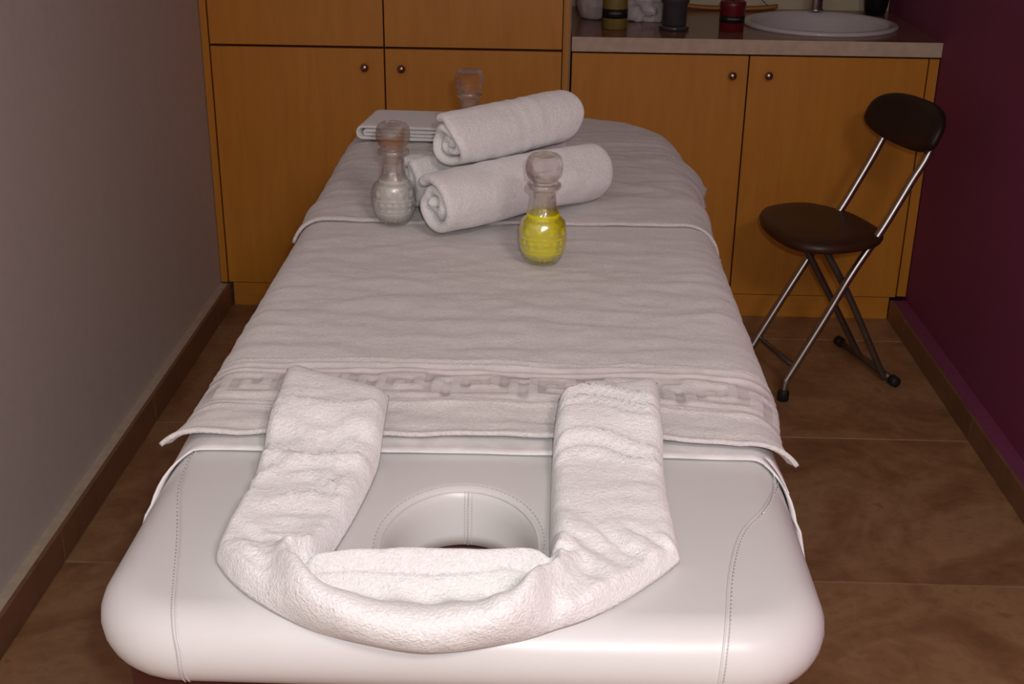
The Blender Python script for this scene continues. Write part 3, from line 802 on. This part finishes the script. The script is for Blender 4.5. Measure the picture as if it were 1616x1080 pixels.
roll('rolled_towel', U, U + d * 0.292 + Vector((0, 0, 0.010)), 0.058, 9.0, 'rolled white towel resting on top of the two others', ph=2.0)

# flat folded towel at the far left corner
def folded():
    y0, y1 = 2.72, 2.90; xc, hw, r = -0.250, 0.155, 0.0195; turns = 1.75
    NT, NL = 170, 30; secs = []; zc = ZS + r + 0.002
    def stad(u, rad, w_):
        """point of a stadium outline, u in turns (0 at the right, going over the top to the left)"""
        u = u % 1.0
        if u < 0.36: q = u / 0.36; return (w_ - 2 * w_ * q, rad)
        if u < 0.5: q = (u - 0.36) / 0.14; an = pi / 2 + pi * q; return (-w_ + rad * cos(an) * 1.0, rad * sin(an))
        if u < 0.86: q = (u - 0.5) / 0.36; return (-w_ + 2 * w_ * q, -rad)
        q = (u - 0.86) / 0.14; an = -pi / 2 + pi * q; return (w_ + rad * cos(an), rad * sin(an))
    for k in range(NL + 1):
        y = y0 + (y1 - y0) * k / NL; dd = min(k, NL - k); sh = (0.35, 0.8, 1.0)[min(dd, 2)]
        so, si = [], []
        for i in range(NT + 1):
            t = i / NT; rad = 0.004 + (r - 0.004) * t; th = (r - 0.004) / turns * 0.96
            u = 0.80 + turns * t - turns
            wv = 0.0022 * noise.noise(Vector((t * 7, y * 12, 0.5)))
            lo = 0.006 * noise.noise(Vector((t * 5, 0.2, 7.0))) * (1 if k < NL / 2 else -1) * max(0, 1 - dd / 8)
            for sec, h in ((so, 0.0), (si, -th * sh)):
                x, z = stad(u, max(0.0008, rad + h - (1 - sh) * th * 0.3), hw - 0.012 * (1 - t))
                sec.append((xc + x + 0.018 * (y - y0) / (y1 - y0), y + lo + 0.02 * (x + hw) * 0.0, zc + z + wv))
        secs.append(so + si[::-1])
    mb = MB().rings(secs); n = NT + 1; mb.f = [f for f in mb.f if len(f) == 4]
    for base in (0, NL * 2 * n):
        for i in range(NT): mb.f.append((base + i, base + i + 1, base + 2 * n - 2 - i, base + 2 * n - 1 - i))
    return mb
tag(build('folded_towel', folded(), M_towel, origin=(-0.25, 2.81, ZS)), 'flat folded white towel on the far left corner of the table', 'towel')

# ------------------------------------------------------------------ glass bottles
def bottle(loc, liq, fill, label, rot=0.0):
    t = root('glass_bottle', loc, label, 'bottle', 'cut glass oil bottles with ball stoppers')
    prof = [(0.001, 0.0008), (0.020, 0.0005), (0.025, 0.0), (0.029, 0.004), (0.034, 0.014), (0.0372, 0.026), (0.0388, 0.040), (0.0386, 0.056), (0.0376, 0.0655), (0.0348, 0.072), (0.0295, 0.0765), (0.0255, 0.084), (0.0222, 0.096), (0.0208, 0.108), (0.0205, 0.119), (0.0225, 0.122), (0.0272, 0.125), (0.0285, 0.129), (0.0270, 0.133), (0.0225, 0.134)]
    fine = []
    P = catmull([(r, z, 0) for r, z in prof], 114)
    def mod(a, z):
        if 0.078 < z < 0.120: return -0.0016 * (0.5 + 0.5 * cos(12 * a)) * sin((z - 0.078) / 0.042 * pi)
        if 0.0 < z < 0.018: return -0.0018 * (0.5 + 0.5 * cos(20 * a)) * sin(z / 0.018 * pi)
        if 0.026 < z < 0.043: return 0.0015 * sin(8 * a + 260 * (z - 0.026)) * sin(8 * a - 260 * (z - 0.026))
        if 0.050 < z < 0.064: return 0.0014 * max(0, sin(10 * a)) * sin((z - 0.050) / 0.014 * pi)
        if 0.0440 < z < 0.0470: return 0.0006
        if 0.0205 < z < 0.0230: return 0.0006
        return 0.0
    outer = [(p.x, p.y) for p in P]
    inner = [(max(0.001, r - 0.0018), max(0.004, z)) for r, z in prof][::-1]
    inner = [(r, z) for r, z in inner if z > 0.0045] + [(0.018, 0.0045), (0.001, 0.0045)]
    innf = [(p.x, p.y) for p in catmull([(r, z, 0) for r, z in inner], 40)]
    mb = MB(); n = 96
    mb.lathe(outer, n, loc, mod=mod, cap0=True, cap1=False)
    mb2 = MB(); mb2.lathe(innf, n, loc, cap0=False, cap1=True)
    k = len(mb.v); mb.add(mb2.v, mb2.f)
    top_o = (len(outer) - 1) * n
    for j in range(n): mb.f.append((top_o + j, top_o + (j + 1) % n, k + (j + 1) % n, k + j))
    body = build('body', mb, M_glass, t)
    lp = [(max(0.001, r - 0.0020), max(0.005, z)) for r, z in prof if z < fill]
    lp = [(0.001, 0.005), (0.020, 0.005)] + [q for q in lp if q[1] > 0.006]
    r_end = lp[-1][0]; lp += [(r_end, fill), (r_end * 0.5, fill), (0.001, fill)]
    lpf = [(p.x, p.y) for p in catmull([(r, z, 0) for r, z in lp[:-2]], 90)] + lp[-2:]
    build('liquid', MB().lathe(lpf, 96, loc, mod=lambda a, z: mod(a, z) if z < fill - 0.002 else 0), liq, t, label={'yellow_oil': 'bright yellow oil', 'clear_oil': 'clear oil', 'amber_oil': 'amber oil'}[liq.name])
    sp_ = [(0.001, 0.108), (0.0155, 0.108), (0.0168, 0.112), (0.0176, 0.1335), (0.0185, 0.1365), (0.0240, 0.1400), (0.0288, 0.1470), (0.0308, 0.1560), (0.0306, 0.1650), (0.0280, 0.1735), (0.0235, 0.1790), (0.0195, 0.1805), (0.0165, 0.1790), (0.0140, 0.1768), (0.001, 0.1762)]
    sf = [(p.x, p.y) for p in catmull([(r, z, 0) for r, z in sp_], 56)]
    st = build('stopper', MB().lathe(sf, 48, loc, mod=lambda a, z: (-0.0009 * (0.5 + 0.5 * cos(10 * a)) if 0.142 < z < 0.172 else 0)), M_stopper, t)
    return t
bottle((0.002, 1.953, ZF + 0.0015), M_yellow, 0.083, 'small cut glass bottle of yellow oil with a ball stopper, nearest on the bed towel')
bottle((-0.265, 2.150, ZF + 0.0025), M_clearoil, 0.080, 'small cut glass bottle of clear oil standing left of the rolled towels')
bottle((-0.160, 2.640, ZS + 0.0005), M_amber, 0.090, 'glass bottle of amber oil half hidden behind the rolled towels')

# ------------------------------------------------------------------ folding chair
L_ = Vector((-0.3116, 0.9502, 0)); F_ = Vector((-0.9502, -0.3116, 0)); P0 = Vector((0.691, 3.177, 0))
def cp(f, l, z): return P0 + F_ * f + L_ * l + Vector((0, 0, z))
ch = root('folding_chair', cp(-0.17, 0.14, 0), 'folding chair with dark brown padded seat, steel tube legs, beside the purple wall', 'chair')
TR = 0.0113
near = [cp(0.006, 0.0, 0.020), cp(0.004, 0.0, 0.055), cp(-0.008, 0.0, 0.080), cp(-0.095, 0, 0.233), cp(-0.165, 0, 0.362), cp(-0.238, 0, 0.477), cp(-0.278, 0, 0.548), cp(-0.314, 0, 0.615), cp(-0.347, 0, 0.672), cp(-0.375, 0.01, 0.735), cp(-0.385, 0.02, 0.76)]
far = [cp(0.006, 0.225, 0.020), cp(0.004, 0.225, 0.055), cp(-0.010, 0.225, 0.080), cp(-0.100, 0.225, 0.233), cp(-0.178, 0.225, 0.362), cp(-0.250, 0.225, 0.477), cp(-0.290, 0.225, 0.548), cp(-0.326, 0.225, 0.615), cp(-0.354, 0.225, 0.672), cp(-0.382, 0.222, 0.735), cp(-0.390, 0.215, 0.76)]
for pts in (near, far):
    build('back_tube', MB().tube(catmull(pts, 60), TR, 12), M_steel, ch)
    q = pts[0]
    build('foot_cap', MB().lathe([(0.0125, -0.0195), (0.016, -0.0165), (0.016, 0.004), (0.0135, 0.012), (0.0115, 0.016)], 20, tuple(q)), M_rubber, ch)
build('crossbar', MB().tube([cp(-0.022, 0.0, 0.098), cp(-0.024, 0.225, 0.098)], 0.0075, 10), M_darksteel, ch)
ln = [cp(-0.343, 0.045, 0.018), cp(-0.327, 0.042, 0.036), cp(-0.189, 0.040, 0.281), cp(-0.095, 0.040, 0.428)]
lf = [cp(-0.350, 0.190, 0.018), cp(-0.336, 0.190, 0.036), cp(-0.250, 0.190, 0.178), cp(-0.095, 0.190, 0.428)]
for pts in (ln, lf):
    build('leg', MB().tube(catmull(pts, 30), 0.0098, 12), M_darksteel, ch)
build('foot_bar', MB().tube([cp(-0.350, 0.012, 0.0165), cp(-0.350, 0.30, 0.0165)], 0.0100, 12), M_darksteel, ch)
for l_ in (0.004, 0.306):
    rs = []
    for dl, r_ in ((-0.015, 0.006), (-0.012, 0.0145), (0.012, 0.0155), (0.016, 0.011)):
        cc = cp(-0.350, l_ + dl, 0.0163)
        rs.append([cc + F_ * r_ * cos(2 * pi * k / 16) + Vector((0, 0, 1)) * r_ * sin(2 * pi * k / 16) for k in range(16)])
    build('foot_cap', MB().rings(rs), M_rubber, ch)
SO = [(-0.016, 0.276), (-0.054, 0.322), (-0.108, 0.344), (-0.169, 0.345), (-0.215, 0.320), (-0.262, 0.255), (-0.276, 0.19), (-0.276, 0.09), (-0.262, 0.02), (-0.205, -0.030), (-0.125, -0.052), (-0.045, -0.044), (0.006, -0.006), (0.024, 0.05), (0.024, 0.13), (0.010, 0.21)]
# narrow the rear so that it sits between the back tubes
SO = [(f, (l if f > -0.2 else min(max(l, 0.016), 0.235 if f < -0.25 else l))) for f, l in SO]
so = catmull([(a, b, 0) for a, b in SO] + [(SO[0][0], SO[0][1], 0)], 72)[:-1]
cxs, cys = -0.128, 0.147
def seat_ring(k, z): return [cp(cxs + (p.x - cxs) * k, cys + (p.y - cys) * k, z) for p in so]
zs = 0.437
rs = [seat_ring(0.02, zs), seat_ring(0.93, zs), seat_ring(0.98, zs + 0.004), seat_ring(1.0, zs + 0.012), seat_ring(0.995, zs + 0.020), seat_ring(0.965, zs + 0.028), seat_ring(0.90, zs + 0.033), seat_ring(0.75, zs + 0.035), seat_ring(0.4, zs + 0.034), seat_ring(0.02, zs + 0.034)]
build('seat', MB().rings(rs), M_vinyl, ch)
build('seat_bracket', MB().tube([cp(-0.095, 0.03, 0.428), cp(-0.095, 0.20, 0.428)], 0.0085, 10), M_darksteel, ch)
build('hinge', MB().tube([cp(-0.222, -0.004, 0.452), cp(-0.238, 0.03, 0.452)], 0.007, 8), M_darksteel, ch)
build('hinge', MB().tube([cp(-0.234, 0.229, 0.452), cp(-0.245, 0.195, 0.452)], 0.007, 8), M_darksteel, ch)
# backrest: bean-shaped pad, leaning with the tubes
tdir = (Vector(near[9]) - Vector(near[7])).normalized()
bc_ = (cp(-0.372, 0.118, 0.728)); nrm = tdir.cross(L_).normalized()
if nrm.dot(F_) < 0: nrm = -nrm
BO = []
for k in range(64):
    a = 2 * pi * k / 64
    x = 0.172 * math.copysign(abs(cos(a)) ** 0.80, cos(a)); y = math.copysign(abs(sin(a)) ** (0.90 if sin(a) > 0 else 0.55), sin(a)) * (0.080 if sin(a) > 0 else 0.060)
    BO.append((x, y))
rs = []
for k, dn in ((0.02, -0.019), (0.70, -0.019), (0.90, -0.016), (0.98, -0.008), (1.0, 0.0), (0.98, 0.009), (0.90, 0.016), (0.70, 0.020), (0.02, 0.021)):
    rs.append([bc_ + L_ * (x * k) + tdir * (y * k) + nrm * (dn + 0.010 + 0.9 * (x * k) ** 2) for x, y in BO])
build('backrest', MB().rings(rs), M_vinylb, ch)
